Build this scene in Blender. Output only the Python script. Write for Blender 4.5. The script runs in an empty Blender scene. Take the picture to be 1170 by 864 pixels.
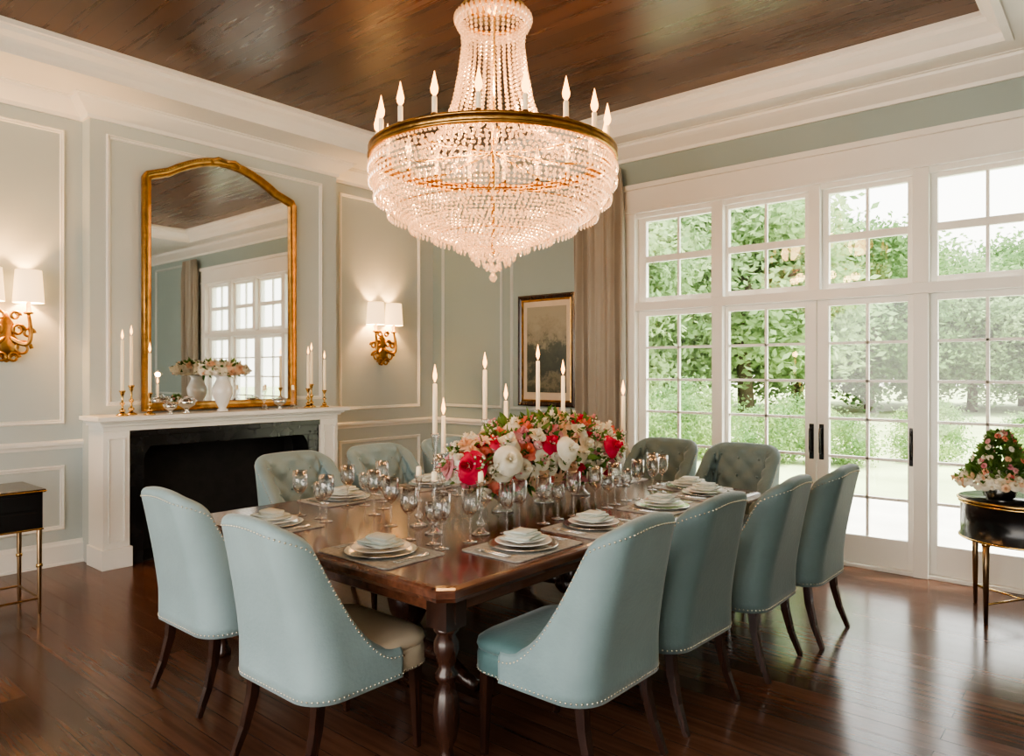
import bpy, math, random
import numpy as np
from mathutils import Vector, Matrix
random.seed(7); rng=np.random.default_rng(7)
pi=math.pi
# ------------------------------------------------------------------ materials
def newmat(name):
    m=bpy.data.materials.new(name); m.use_nodes=True
    nt=m.node_tree; nt.nodes.clear()
    out=nt.nodes.new('ShaderNodeOutputMaterial')
    return m,nt,out
def setin(n,k,v):
    if k in n.inputs: n.inputs[k].default_value=v
def pmat(name,col,rough=.5,metal=0,var=.08,scale=8,bump=0,bscale=40,sheen=0,emit=None,es=0,coat=0,spec=.5):
    m,nt,out=newmat(name); N=nt.nodes; L=nt.links
    b=N.new('ShaderNodeBsdfPrincipled'); L.new(b.outputs[0],out.inputs[0])
    setin(b,'Roughness',rough); setin(b,'Metallic',metal); setin(b,'Specular IOR Level',spec)
    setin(b,'Sheen Weight',sheen); setin(b,'Sheen Roughness',.4); setin(b,'Coat Weight',coat); setin(b,'Coat Roughness',.08)
    tc=N.new('ShaderNodeTexCoord')
    nz=N.new('ShaderNodeTexNoise'); nz.inputs['Scale'].default_value=scale; nz.inputs['Detail'].default_value=4
    L.new(tc.outputs['Object'],nz.inputs['Vector'])
    r=N.new('ShaderNodeValToRGB'); c=np.array(col)
    r.color_ramp.elements[0].position=.3; r.color_ramp.elements[1].position=.7
    r.color_ramp.elements[0].color=(*np.clip(c*(1-var),0,1),1); r.color_ramp.elements[1].color=(*np.clip(c*(1+var),0,1),1)
    L.new(nz.outputs['Fac'],r.inputs[0]); L.new(r.outputs[0],b.inputs['Base Color'])
    if bump:
        n2=N.new('ShaderNodeTexNoise'); n2.inputs['Scale'].default_value=bscale; L.new(tc.outputs['Object'],n2.inputs['Vector'])
        bp=N.new('ShaderNodeBump'); bp.inputs['Strength'].default_value=bump; bp.inputs['Distance'].default_value=.01
        L.new(n2.outputs['Fac'],bp.inputs['Height']); L.new(bp.outputs[0],b.inputs['Normal'])
    if emit:
        setin(b,'Emission Color',(*emit,1)); setin(b,'Emission Strength',es)
    return m
def plankmat(name,c1,c2,rough,width=1.7,row=.125,gr=.6,lowc=(.35,.3,.28),sx=1.2,sy=22):
    m,nt,out=newmat(name); N=nt.nodes; L=nt.links
    b=N.new('ShaderNodeBsdfPrincipled'); L.new(b.outputs[0],out.inputs[0])
    tc=N.new('ShaderNodeTexCoord')
    br=N.new('ShaderNodeTexBrick'); br.inputs['Scale'].default_value=1; br.inputs['Brick Width'].default_value=width
    br.inputs['Row Height'].default_value=row; br.inputs['Mortar Size'].default_value=.002; br.inputs['Mortar Smooth'].default_value=.3
    br.offset=.37; br.inputs['Color1'].default_value=(*c1,1); br.inputs['Color2'].default_value=(*c2,1); br.inputs['Mortar'].default_value=(.008,.004,.003,1)
    L.new(tc.outputs['Object'],br.inputs['Vector'])
    mp=N.new('ShaderNodeMapping'); mp.inputs['Scale'].default_value=(sx,sy,1); L.new(tc.outputs['Object'],mp.inputs[0])
    nz=N.new('ShaderNodeTexNoise'); nz.inputs['Scale'].default_value=1.5; nz.inputs['Detail'].default_value=8; L.new(mp.outputs[0],nz.inputs['Vector'])
    mx=N.new('ShaderNodeMixRGB'); mx.blend_type='MULTIPLY'; mx.inputs[0].default_value=gr
    rr=N.new('ShaderNodeValToRGB'); rr.color_ramp.elements[0].position=.3; rr.color_ramp.elements[0].color=(*lowc,1); rr.color_ramp.elements[1].position=.65; rr.color_ramp.elements[1].color=(1.0,1.0,1.0,1)
    L.new(nz.outputs['Fac'],rr.inputs[0]); L.new(br.outputs['Color'],mx.inputs[1]); L.new(rr.outputs[0],mx.inputs[2]); L.new(mx.outputs[0],b.inputs['Base Color'])
    mr=N.new('ShaderNodeMapRange'); mr.inputs['To Min'].default_value=rough-.04; mr.inputs['To Max'].default_value=rough+.06
    L.new(nz.outputs['Fac'],mr.inputs[0]); L.new(mr.outputs[0],b.inputs['Roughness'])
    bp=N.new('ShaderNodeBump'); bp.inputs['Strength'].default_value=.35; bp.inputs['Distance'].default_value=.004; bp.invert=True
    L.new(br.outputs['Fac'],bp.inputs['Height']); L.new(bp.outputs[0],b.inputs['Normal'])
    return m
def woodmat(name,c1,c2,rough=.25,coat=.3,ax=(1,14,14)):
    m,nt,out=newmat(name); N=nt.nodes; L=nt.links
    b=N.new('ShaderNodeBsdfPrincipled'); L.new(b.outputs[0],out.inputs[0]); setin(b,'Roughness',rough); setin(b,'Coat Weight',coat); setin(b,'Coat Roughness',.12)
    tc=N.new('ShaderNodeTexCoord'); mp=N.new('ShaderNodeMapping'); mp.inputs['Scale'].default_value=ax; L.new(tc.outputs['Object'],mp.inputs[0])
    nz=N.new('ShaderNodeTexNoise'); nz.inputs['Scale'].default_value=2; nz.inputs['Detail'].default_value=8; L.new(mp.outputs[0],nz.inputs['Vector'])
    r=N.new('ShaderNodeValToRGB'); r.color_ramp.elements[0].position=.3; r.color_ramp.elements[1].position=.7
    r.color_ramp.elements[0].color=(*c1,1); r.color_ramp.elements[1].color=(*c2,1)
    L.new(nz.outputs['Fac'],r.inputs[0]); L.new(r.outputs[0],b.inputs['Base Color'])
    return m
def glassmat(name,lo=.04,hi=.9,tint=(1,1,1),power=.5,rough=.02):
    m,nt,out=newmat(name); N=nt.nodes; L=nt.links
    t=N.new('ShaderNodeBsdfTransparent'); t.inputs[0].default_value=(*tint,1)
    g=N.new('ShaderNodeBsdfGlossy'); g.inputs['Roughness'].default_value=rough
    lw=N.new('ShaderNodeLayerWeight'); lw.inputs[0].default_value=power
    mr=N.new('ShaderNodeMapRange'); mr.inputs['To Min'].default_value=lo; mr.inputs['To Max'].default_value=hi
    L.new(lw.outputs['Facing'],mr.inputs[0])
    mx=N.new('ShaderNodeMixShader'); L.new(mr.outputs[0],mx.inputs[0]); L.new(t.outputs[0],mx.inputs[1]); L.new(g.outputs[0],mx.inputs[2]); L.new(mx.outputs[0],out.inputs[0])
    return m
def leafmat(name,c1,c2,scale=3,trans=.45):
    m,nt,out=newmat(name); N=nt.nodes; L=nt.links
    d=N.new('ShaderNodeBsdfDiffuse'); t=N.new('ShaderNodeBsdfTranslucent'); mx=N.new('ShaderNodeMixShader'); mx.inputs[0].default_value=trans
    tc=N.new('ShaderNodeTexCoord'); nz=N.new('ShaderNodeTexNoise'); nz.inputs['Scale'].default_value=scale; L.new(tc.outputs['Object'],nz.inputs['Vector'])
    r=N.new('ShaderNodeValToRGB'); r.color_ramp.elements[0].position=.35; r.color_ramp.elements[1].position=.65
    r.color_ramp.elements[0].color=(*c1,1); r.color_ramp.elements[1].color=(*c2,1)
    L.new(nz.outputs['Fac'],r.inputs[0]); L.new(r.outputs[0],d.inputs[0]); L.new(r.outputs[0],t.inputs[0])
    L.new(d.outputs[0],mx.inputs[1]); L.new(t.outputs[0],mx.inputs[2]); L.new(mx.outputs[0],out.inputs[0])
    return m
def emis(name,col,s):
    m,nt,out=newmat(name); e=nt.nodes.new('ShaderNodeEmission'); e.inputs[0].default_value=(*col,1); e.inputs[1].default_value=s
    nt.links.new(e.outputs[0],out.inputs[0]); return m
def beadmat():
    m,nt,out=newmat('glowing_crystal_bead'); N=nt.nodes; L=nt.links
    t=N.new('ShaderNodeBsdfTranslucent'); t.inputs[0].default_value=(1,.82,.64,1)
    d=N.new('ShaderNodeBsdfTransparent')
    g=N.new('ShaderNodeBsdfGlossy'); g.inputs['Roughness'].default_value=.06; g.inputs[0].default_value=(1,.88,.76,1)
    e=N.new('ShaderNodeEmission'); e.inputs[0].default_value=(1,.56,.27,1); e.inputs[1].default_value=.22  # warm glow added to the beads; crystal gives no light itself
    m1=N.new('ShaderNodeMixShader'); m1.inputs[0].default_value=.6; L.new(t.outputs[0],m1.inputs[1]); L.new(g.outputs[0],m1.inputs[2])
    m2=N.new('ShaderNodeMixShader'); m2.inputs[0].default_value=.28; L.new(m1.outputs[0],m2.inputs[1]); L.new(d.outputs[0],m2.inputs[2])
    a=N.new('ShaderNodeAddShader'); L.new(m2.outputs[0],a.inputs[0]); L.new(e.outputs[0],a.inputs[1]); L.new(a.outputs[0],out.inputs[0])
    return m
M={}
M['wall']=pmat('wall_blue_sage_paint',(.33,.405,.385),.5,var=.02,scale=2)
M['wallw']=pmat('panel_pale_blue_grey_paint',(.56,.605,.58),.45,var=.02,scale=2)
M['white']=pmat('white_trim_paint',(.86,.84,.78),.35,var=.02,scale=3)
M['floor']=plankmat('dark_oak_floor',(.17,.075,.043),(.095,.043,.026),.18)
M['ceil']=plankmat('dark_wood_ceiling',(.095,.042,.019),(.06,.027,.013),.27,width=3.2,row=.14,gr=.5,lowc=(.5,.46,.42),sx=.6,sy=9)
M['tablewood']=woodmat('mahogany_table',(.065,.023,.013),(.145,.055,.031),.17,.35,(14,1.2,14))
M['legwood']=woodmat('dark_walnut_leg',(.02,.008,.006),(.05,.02,.012),.25,.3,(14,14,2))
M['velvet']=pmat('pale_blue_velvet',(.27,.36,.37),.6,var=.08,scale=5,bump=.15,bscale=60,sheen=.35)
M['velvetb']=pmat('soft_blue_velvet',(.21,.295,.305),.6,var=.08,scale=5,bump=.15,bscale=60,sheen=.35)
M['velvet_shade']=pmat('shaded_teal_velvet',(.135,.195,.20),.6,var=.08,scale=5,bump=.15,bscale=60,sheen=.3)  # shaded copy of the pale velvet; dimmer light put into the colour
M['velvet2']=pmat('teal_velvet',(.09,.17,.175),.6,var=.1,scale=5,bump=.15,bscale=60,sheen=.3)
M['cream']=pmat('cream_leather',(.62,.51,.38),.5,var=.04,scale=6)
M['nail']=pmat('nickel_nailhead',(.75,.68,.55),.25,1)
M['gold']=pmat('antique_gold',(.45,.25,.085),.32,1,var=.3,scale=14,bump=.3,bscale=30)
M['brass']=pmat('brass_polished',(.75,.5,.2),.22,1,var=.1)
M['silver']=pmat('silver_metal',(.8,.79,.76),.18,1,var=.08,scale=20)
M['mirror']=pmat('mirror_silvering',(.82,.84,.83),.02,1,var=.01)
M['black']=pmat('black_marble',(.012,.012,.013),.22,var=.6,scale=9)
M['firebox']=pmat('firebox_soot',(.010,.009,.008),.85,var=.4,scale=12)
M['blacklac']=pmat('black_lacquer',(.012,.011,.011),.2,var=.1)
M['bronze']=pmat('aged_bronze',(.28,.19,.11),.35,1,var=.2)
M['pane']=glassmat('window_glass',.03,.3,(.98,1,.99),.3,.01)
M['crystal']=glassmat('crystal_glass',.08,.85,(.98,.99,.99),.4,.05)
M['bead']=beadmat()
M['porcelain']=pmat('white_porcelain',(.82,.81,.78),.15,var=.02)
M['linen']=pmat('sage_linen',(.60,.65,.60),.8,var=.06,scale=30,bump=.2,bscale=120)
M['mat']=pmat('placemat_weave',(.36,.36,.34),.7,var=.25,scale=60,bump=.4,bscale=150)
M['wax']=pmat('ivory_wax',(.86,.78,.62),.4,var=.02,emit=(1,.62,.28),es=.3)
M['flame']=emis('candle_flame',(1,.46,.13),5.5)
M['shade']=pmat('lampshade_linen',(.9,.82,.7),.8,var=.03,emit=(1,.60,.26),es=1.8)
M['curtain']=pmat('taupe_curtain',(.36,.33,.28),.75,var=.06,scale=3,sheen=.3)
M['leaf']=leafmat('bouquet_leaf',(.06,.14,.035),(.20,.31,.09),9,.3)
M['fred']=leafmat('petal_crimson',(.58,.02,.06),(.70,.06,.12),20,.2)
M['fcoral']=leafmat('petal_coral',(.80,.20,.15),(.87,.34,.24),20,.25)
M['fpeach']=leafmat('petal_peach',(.86,.52,.33),(.9,.68,.48),20,.25)
M['fwhite']=leafmat('petal_cream',(.88,.82,.66),(.93,.9,.80),20,.25)
M['fpink']=leafmat('petal_pink',(.72,.27,.32),(.84,.48,.48),20,.25)
M['tree']=leafmat('tree_leaf',(.13,.23,.10),(.25,.38,.16),.5,.5)
M['tree_haze']=leafmat('tree_leaf_hazed',(.25,.37,.18),(.40,.51,.27),.6,.5)  # leaf green paled to paint outdoor haze into the colour
M['shrub']=leafmat('shrub_leaf',(.17,.29,.11),(.38,.49,.20),1.2,.4)
M['bark']=pmat('bark',(.12,.09,.065),.9,var=.3)
M['grass']=pmat('lawn_grass',(.42,.49,.24),.95,var=.25,scale=.6)
M['paving']=pmat('stone_paving',(.62,.59,.53),.8,var=.1,scale=2)
# ------------------------------------------------------------------ mesh builder
class MB:
    def __init__(s): s.V=[];s.F=[];s.M=[];s.S=[];s.mats=[];s.n=0
    def mi(s,m):
        m=M[m]
        if m not in s.mats: s.mats.append(m)
        return s.mats.index(m)
    def add(s,v,f,m,smooth=False):
        v=np.asarray(v,float).reshape(-1,3); s.V.append(v); k=s.mi(m)
        o=s.n
        s.F.extend([tuple(i+o for i in q) for q in f]); s.M.extend([k]*len(f)); s.S.extend([smooth]*len(f)); s.n+=len(v)
    def box(s,x0,x1,y0,y1,z0,z1,m):
        v=[(x,y,z) for z in (z0,z1) for y in (y0,y1) for x in (x0,x1)]
        s.add(v,[(0,2,3,1),(4,5,7,6),(0,1,5,4),(2,6,7,3),(0,4,6,2),(1,3,7,5)],m)
    def lathe(s,prof,m,c=(0,0,0),n=24,smooth=True,sx=1,sy=1,cap=True):
        v=[];f=[];k=len(prof)
        for r,z in prof:
            for i in range(n):
                a=2*pi*i/n; v.append((c[0]+r*sx*math.cos(a),c[1]+r*sy*math.sin(a),c[2]+z))
        for j in range(k-1):
            for i in range(n):
                i2=(i+1)%n; f.append((j*n+i,j*n+i2,(j+1)*n+i2,(j+1)*n+i))
        if cap: f.append(tuple(range(n-1,-1,-1))); f.append(tuple((k-1)*n+i for i in range(n)))
        s.add(v,f,m,smooth)
    def tube(s,path,rad,m,n=8,smooth=True,cap=True):
        P=[Vector(p) for p in path]; k=len(P)
        if not hasattr(rad,'__len__'): rad=[rad]*k
        up=Vector((0,0,1)); v=[];f=[]; prev=None
        for i in range(k):
            t=(P[min(i+1,k-1)]-P[max(i-1,0)]).normalized()
            if prev is None:
                a=Vector((1,0,0)) if abs(t.z)>.9 else up
                x=t.cross(a).normalized()
            else:
                x=(prev-t*prev.dot(t)).normalized()
            prev=x; y=t.cross(x)
            for j in range(n):
                an=2*pi*(j+.5)/n; q=P[i]+(x*math.cos(an)+y*math.sin(an))*rad[i]; v.append(tuple(q))
        for i in range(k-1):
            for j in range(n):
                j2=(j+1)%n; f.append((i*n+j,i*n+j2,(i+1)*n+j2,(i+1)*n+j))
        if cap: f.append(tuple(range(n-1,-1,-1))); f.append(tuple((k-1)*n+i for i in range(n)))
        s.add(v,f,m,smooth)
    def loft(s,loops,m,smooth=True):
        n=len(loops[0]); v=[p for l in loops for p in l]; f=[]
        for j in range(len(loops)-1):
            for i in range(n):
                i2=(i+1)%n; f.append((j*n+i,j*n+i2,(j+1)*n+i2,(j+1)*n+i))
        f.append(tuple(range(n-1,-1,-1))); f.append(tuple((len(loops)-1)*n+i for i in range(n)))
        s.add(v,f,m,smooth)
    def frame(s,pts,prof,fn,m,smooth=False):
        n=len(pts); v=[];f=[]
        for i in range(n):
            p=np.array(pts[i],float);a=np.array(pts[i-1],float);b=np.array(pts[(i+1)%n],float)
            d1=(p-a)/np.linalg.norm(p-a); d2=(b-p)/np.linalg.norm(b-p)
            n1=np.array([-d1[1],d1[0]]);n2=np.array([-d2[1],d2[0]])
            mm=n1+n2; mm/=np.linalg.norm(mm); mm/=max(.3,mm.dot(n1))
            for o,h in prof:
                q=p+mm*o; v.append(fn(q[0],q[1],h))
        k=len(prof)
        for i in range(n):
            i2=(i+1)%n
            for j in range(k-1): f.append((i*k+j,i2*k+j,i2*k+j+1,i*k+j+1))
        s.add(v,f,m,smooth)
    def extr(s,prof,fn,a,b,m,cap=True):
        k=len(prof); v=[fn(u,w,a) for u,w in prof]+[fn(u,w,b) for u,w in prof]
        f=[(j,(j+1)%k,(j+1)%k+k,j+k) for j in range(k)]
        if cap: f+= [tuple(range(k-1,-1,-1)),tuple(range(k,2*k))]
        s.add(v,f,m)
    def build(s,name,loc=(0,0,0),rz=0,bevel=0):
        me=bpy.data.meshes.new(name); V=np.concatenate(s.V)
        me.from_pydata(V.tolist(),[],s.F)
        for m in s.mats: me.materials.append(m)
        me.polygons.foreach_set('material_index',s.M); me.polygons.foreach_set('use_smooth',s.S); me.update()
        return place(me,name,loc,rz,bevel)
def place(me,name,loc=(0,0,0),rz=0,bevel=0,sc=(1,1,1)):
    o=bpy.data.objects.new(name,me); bpy.context.scene.collection.objects.link(o)
    o.location=loc; o.rotation_euler=(0,0,rz); o.scale=sc
    if bevel:
        b=o.modifiers.new('bevel','BEVEL'); b.width=bevel; b.segments=2; b.limit_method='ANGLE'
    return o
def ico():
    t=(1+5**.5)/2
    v=np.array([(-1,t,0),(1,t,0),(-1,-t,0),(1,-t,0),(0,-1,t),(0,1,t),(0,-1,-t),(0,1,-t),(t,0,-1),(t,0,1),(-t,0,-1),(-t,0,1)],float)
    v/=np.linalg.norm(v[0])
    f=[(0,11,5),(0,5,1),(0,1,7),(0,7,10),(0,10,11),(1,5,9),(5,11,4),(11,10,2),(10,7,6),(7,1,8),(3,9,4),(3,4,2),(3,2,6),(3,6,8),(3,8,9),(4,9,5),(2,4,11),(6,2,10),(8,6,7),(9,8,1)]
    return v,f
IV,IF=ico()
def beads(mb,pts,r,m,zs=1,smooth=False):
    pts=np.asarray(pts,float); n=len(pts)
    r=np.broadcast_to(np.asarray(r,float),(n,))
    V=pts[:,None,:]+IV[None]*r[:,None,None]*np.array([1,1,zs])
    F=[tuple(i*12+a for a in q) for i in range(n) for q in IF]
    mb.add(V.reshape(-1,3),F,m,smooth)
def light(name,power,col,r,parent,loc):
    l=bpy.data.lights.new(name,'POINT'); l.energy=power; l.color=col; l.shadow_soft_size=r
    o=bpy.data.objects.new(name,l); bpy.context.scene.collection.objects.link(o); o.parent=parent; o.location=loc
    return o
# ------------------------------------------------------------------ room constants
WX=-6.56; WY=6.14; BX=-6.40; RX=1.8; NY=-2.6; SZ=3.75; TZ=3.92
BY0,BY1=2.22,4.60
mb=MB(); mb.box(WX-.2,RX+.2,NY-1,WY+.2,-.12,0,'floor'); mb.build('floor')
mb=MB()
tx0,tx1,ty0,ty1=-5.85,-.64,-1.6,5.74
mb.box(tx0-.1,tx1+.1,ty0-.1,ty1+.1,TZ,TZ+.1,'ceil')
for a in ((WX-.2,tx0,NY,WY+.2),(tx1,RX+.2,NY,WY+.2),(tx0,tx1,ty1,WY+.2),(tx0,tx1,NY,ty0)):
    mb.box(*a,SZ,TZ+.25,'white')
mb.box(WX-.2,RX+.2,NY,WY+.2,TZ+.25,TZ+.3,'white')
mb.build('ceiling')
mb=MB()
loop=[(tx0,ty0),(tx1,ty0),(tx1,ty1),(tx0,ty1)]
mb.frame(loop,[(-.03,-.0),(-.03,-.025),(.015,-.025),(.02,0),(.03,.03),(.06,.07),(.1,.10),(.105,.13),(.13,.135),(.13,.169)],lambda u,v,h:(u,v,SZ+h),'white')
mb.build('trim_1')
mb=MB()
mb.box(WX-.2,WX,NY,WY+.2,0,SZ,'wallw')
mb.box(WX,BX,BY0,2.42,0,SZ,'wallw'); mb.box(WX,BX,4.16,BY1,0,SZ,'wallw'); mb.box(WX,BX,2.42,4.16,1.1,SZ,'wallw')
mb.build('wall_left')
def panel(mb,fn,u0,u1,v0,v1,m,w=.035):
    mb.frame([(u0,v0),(u1,v0),(u1,v1),(u0,v1)],[(0,0),(.003,.014),(.012,.02),(.02,.012),(.03,.012),(w,.004),(w+.002,0)],fn,m)
fL=lambda u,v,h:(WX+h,u,v); fB=lambda u,v,h:(BX+h,u,v)
mb=MB()
for a in ((.9,2.09,1.13,3.5),(-.6,.78,1.13,3.5),(4.75,5.92,1.13,3.5),(.9,2.09,.28,.80),(-.6,.78,.28,.80),(4.75,5.92,.28,.80)): panel(mb,fL,*a,'white')
panel(mb,fB,2.34,4.42,1.27,3.5,'white')
mb.build('trim_2')
crown=[(0,-.15),(.02,-.15),(.025,-.12),(.05,-.10),(.10,-.055),(.125,-.03),(.13,-.01),(.15,-.008),(.15,0)]
base=[(0,0),(0,.19),(.008,.19),(.012,.17),(.022,.155),(.022,.02),(.03,.018),(.03,0)]
rail=[(0,.93),(.012,.93),(.018,.95),(.03,.965),(.03,.985),(.012,1.0),(0,1.0)]
def runL(mb,prof,x,y0,y1,z,m='white'): mb.extr(prof,lambda u,v,t:(x+u,t,z+v),y0,y1,m)
def runW(mb,prof,x0,x1,z,m='white',y=WY): mb.extr(prof,lambda u,v,t:(t,y-u,z+v),x0,x1,m)
mb=MB()
mb.frame([(WX,NY),(RX,NY),(RX,WY),(WX,WY),(WX,BY1),(BX,BY1),(BX,BY0),(WX,BY0)],crown,lambda u,v,h:(u,v,SZ+h),'white')
mb.build('trim_3')
mb=MB(); runL(mb,base,WX,NY,BY0,0); runL(mb,base,WX,BY1,WY,0); mb.build('baseboard_left')
mb=MB(); runL(mb,rail,WX,NY,BY0,0); runL(mb,rail,WX,BY1,WY,0); runW(mb,rail,WX,-3.84,0); runW(mb,rail,-.25,RX,0); mb.build('trim_4')
mb=MB(); runW(mb,base,WX,-3.84,0); runW(mb,base,-.25,RX,0); mb.build('baseboard_window_side')
OX0,OX1,OZ=-3.72,-.38,3.30
mb=MB()
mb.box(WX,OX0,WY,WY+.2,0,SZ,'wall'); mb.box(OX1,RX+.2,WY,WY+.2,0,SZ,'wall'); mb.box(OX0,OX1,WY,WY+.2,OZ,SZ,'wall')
mb.build('wall_window_side')
mb=MB(); fW=lambda u,v,h:(u,WY-h,v)
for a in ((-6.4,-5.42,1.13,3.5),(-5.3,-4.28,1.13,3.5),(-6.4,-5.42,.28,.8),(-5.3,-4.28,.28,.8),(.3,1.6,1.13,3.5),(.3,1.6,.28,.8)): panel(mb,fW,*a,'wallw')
mb.build('trim_5')
mb=MB(); mb.box(RX,RX+.2,NY,WY,0,SZ,'wall'); mb.build('wall_right')
mb=MB(); mb.box(WX,-4.6,NY-.15,NY,0,SZ,'wall'); mb.box(1.3,RX+.2,NY-.15,NY,0,SZ,'wall'); mb.box(-4.6,1.3,NY-.15,NY,3.05,SZ,'wall')  # unseen wall added to narrow the open side and cut fill light
mb.build('wall_near_baffle')
mb=MB(); mb.extr(base,lambda u,v,t:(RX-u,t,v),NY,WY,'white'); mb.build('baseboard_right')
mb=MB(); fR=lambda u,v,h:(RX-h,u,v)
for a in ((-2,.0,1.13,3.5),(.2,2.2,1.13,3.5),(2.4,4.2,1.13,3.5),(4.4,5.9,1.13,3.5)): panel(mb,fR,*a,'white')
mb.build('trim_6')
mb=MB()
mb.box(OX0-.1,OX0+.03,WY-.03,WY-.001,0,3.10,'white'); mb.box(OX1-.03,OX1+.1,WY-.03,WY-.001,0,3.10,'white')
mb.box(OX0+.001,OX0+.03,WY-.001,WY+.19,0,3.04,'white'); mb.box(OX1-.03,OX1-.001,WY-.001,WY+.19,0,3.04,'white')
mb.box(OX0+.001,OX1-.001,WY+.001,WY+.2,3.04,OZ-.001,'white')
mb.box(OX0-.1,OX1+.1,WY-.03,WY-.001,3.10,3.34,'white'); mb.box(OX0-.12,OX1+.12,WY-.06,WY-.001,3.31,3.36,'white'); mb.box(OX0-.11,OX1+.11,WY-.045,WY-.001,3.08,3.11,'white')
for xc,w in ((-2.85,.055),(-2.005,.045),(-1.23,.055)):
    mb.box(xc-w,xc+w,WY-.015,WY+.16,2.22,3.08,'white')
for xc,w in ((-2.85,.05),(-1.23,.05)): mb.box(xc-w,xc+w,WY-.015,WY+.16,0,2.14,'white')
mb.box(OX0,OX1,WY-.02,WY+.16,2.14,2.22,'white'); mb.box(OX0+.03,OX1-.03,WY+.0,WY+.2,0,.03,'white')
mb.build('trim_7',bevel=.004)
P=[(-3.61,-2.93),(-2.77,-2.10),(-1.91,-1.33),(-1.13,-.50)]
edges=[(-3.69,-2.90),(-2.80,-2.008),(-2.002,-1.28),(-1.18,-.41)]
def sash(name,e,g,z0,z1,gz0,gz1,cols,rows,mw=.011,thickmid=False,handles=()):
    mb=MB(); y0,y1=WY+.05,WY+.10
    mb.box(e[0],g[0],y0,y1,z0,z1,'white'); mb.box(g[1],e[1],y0,y1,z0,z1,'white')
    mb.box(g[0],g[1],y0,y1,z0,gz0,'white'); mb.box(g[0],g[1],y0,y1,gz1,z1,'white')
    for i in range(1,cols):
        x=g[0]+(g[1]-g[0])*i/cols; mb.box(x-mw,x+mw,y0+.01,y1-.01,gz0,gz1,'white')
    for j in range(1,rows):
        z=gz0+(gz1-gz0)*j/rows; w=.03 if thickmid else mw
        mb.box(g[0],g[1],y0+(.002 if thickmid else .01),y1-.01,z-w,z+w,'white')
    mb.box(g[0],g[1],WY+.073,WY+.077,gz0,gz1,'pane')
    for hx in handles:
        mb.box(hx-.018,hx+.018,y0-.008,y0,.83,1.12,'blacklac'); mb.tube([(hx,y0,.88),(hx,y0-.045,.89),(hx,y0-.05,.92),(hx,y0-.05,1.05),(hx,y0-.045,1.08),(hx,y0,1.09)],.009,'blacklac')
    return mb.build(name,bevel=.003)
for i in range(4): sash('window_%d'%(i+1),(edges[i][0],edges[i][1]),P[i],2.22,3.06,2.27,3.005,2,2,thickmid=True)
H=[(),(-2.045,),(-1.965,-1.30),()]
for i in range(4): sash('door_%d'%(i+1),edges[i],P[i],.03,2.14,.25,2.09,2,6,handles=H[i])
def curtain(name,x0,x1):
    nx,nz=140,14; V=[];F=[]
    for k in range(nz+1):
        z=.01+3.52*k/nz; pin=1-.12*math.exp(-((z-3.5)/.15)**2)
        for i in range(nx+1):
            s=i/nx; xc=(x0+x1)/2
            a=.042*(.6+.4*math.sin(s*7+1))*(.5 if z>3.45 else 1)
            V.append((xc+(s-.5)*(x1-x0)*pin+.012*math.sin(s*31+z),WY-.10+a*math.sin(s*2*pi*8+.25*math.sin(z*1.3)),z))
    for k in range(nz):
        for i in range(nx): q=k*(nx+1)+i; F.append((q,q+1,q+nx+2,q+nx+1))
    mb=MB(); mb.add(V,F,'curtain',True); o=mb.build(name); 
    md=o.modifiers.new('t','SOLIDIFY'); md.thickness=.004
curtain('curtain',-4.36,-3.76); curtain('curtain',-.24,.26)
# ------------------------------------------------------------------ fireplace
mb=MB(); F0,F1=2.21,4.40; PX=-6.10
for a,b in ((F0,F0+.2),(F1-.2,F1)):
    mb.box(BX,PX,a,b,.16,1.08,'white'); mb.box(BX,PX+.02,a-.015,b+.015,0,.16,'white')
    mb.frame([(a+.035,.2),(b-.035,.2),(b-.035,1.03),(a+.035,1.03)],[(0,0),(0,.012),(.012,.012),(.016,0)],lambda u,v,h:(PX+h,u,v),'white')
mb.box(BX,PX,F0,F1,1.08,1.12,'white')
mb.box(BX,PX+.03,F0-.02,F1+.02,1.12,1.145,'white'); mb.box(BX,PX+.06,F0-.04,F1+.04,1.145,1.165,'white')
mb.box(BX,PX+.11,F0-.07,F1+.07,1.165,1.20,'white')
a,b=F0+.2,F1-.2
mb.box(BX,PX-.03,a,b,.94,1.08,'black'); mb.box(BX,PX-.01,a,b,1.03,1.079,'black')
mb.box(BX,PX-.03,a,a+.12,0,.94,'black'); mb.box(BX,PX-.03,b-.12,b,0,.94,'black')
for yy,sg in ((a+.12,1),(b-.12,-1)):
    mb.extr([(0,.96),(sg*.09,.96),(sg*.05,.93),(sg*.015,.88),(0,.8)],lambda u,v,t:(t,yy+u,v),BX,PX-.035,'black')
mb.box(WX+.01,PX-.05,a+.12,b-.12,0.001,.012,'firebox')
mb.box(WX+.01,WX+.02,a+.1,b-.1,0,1.0,'firebox'); mb.box(WX+.02,BX,a,a+.13,0,1.0,'firebox'); mb.box(WX+.02,BX,b-.13,b,0,1.0,'firebox'); mb.box(WX+.02,BX,a,b,.98,1.05,'firebox')
mb.build('fireplace',bevel=.004)
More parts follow.
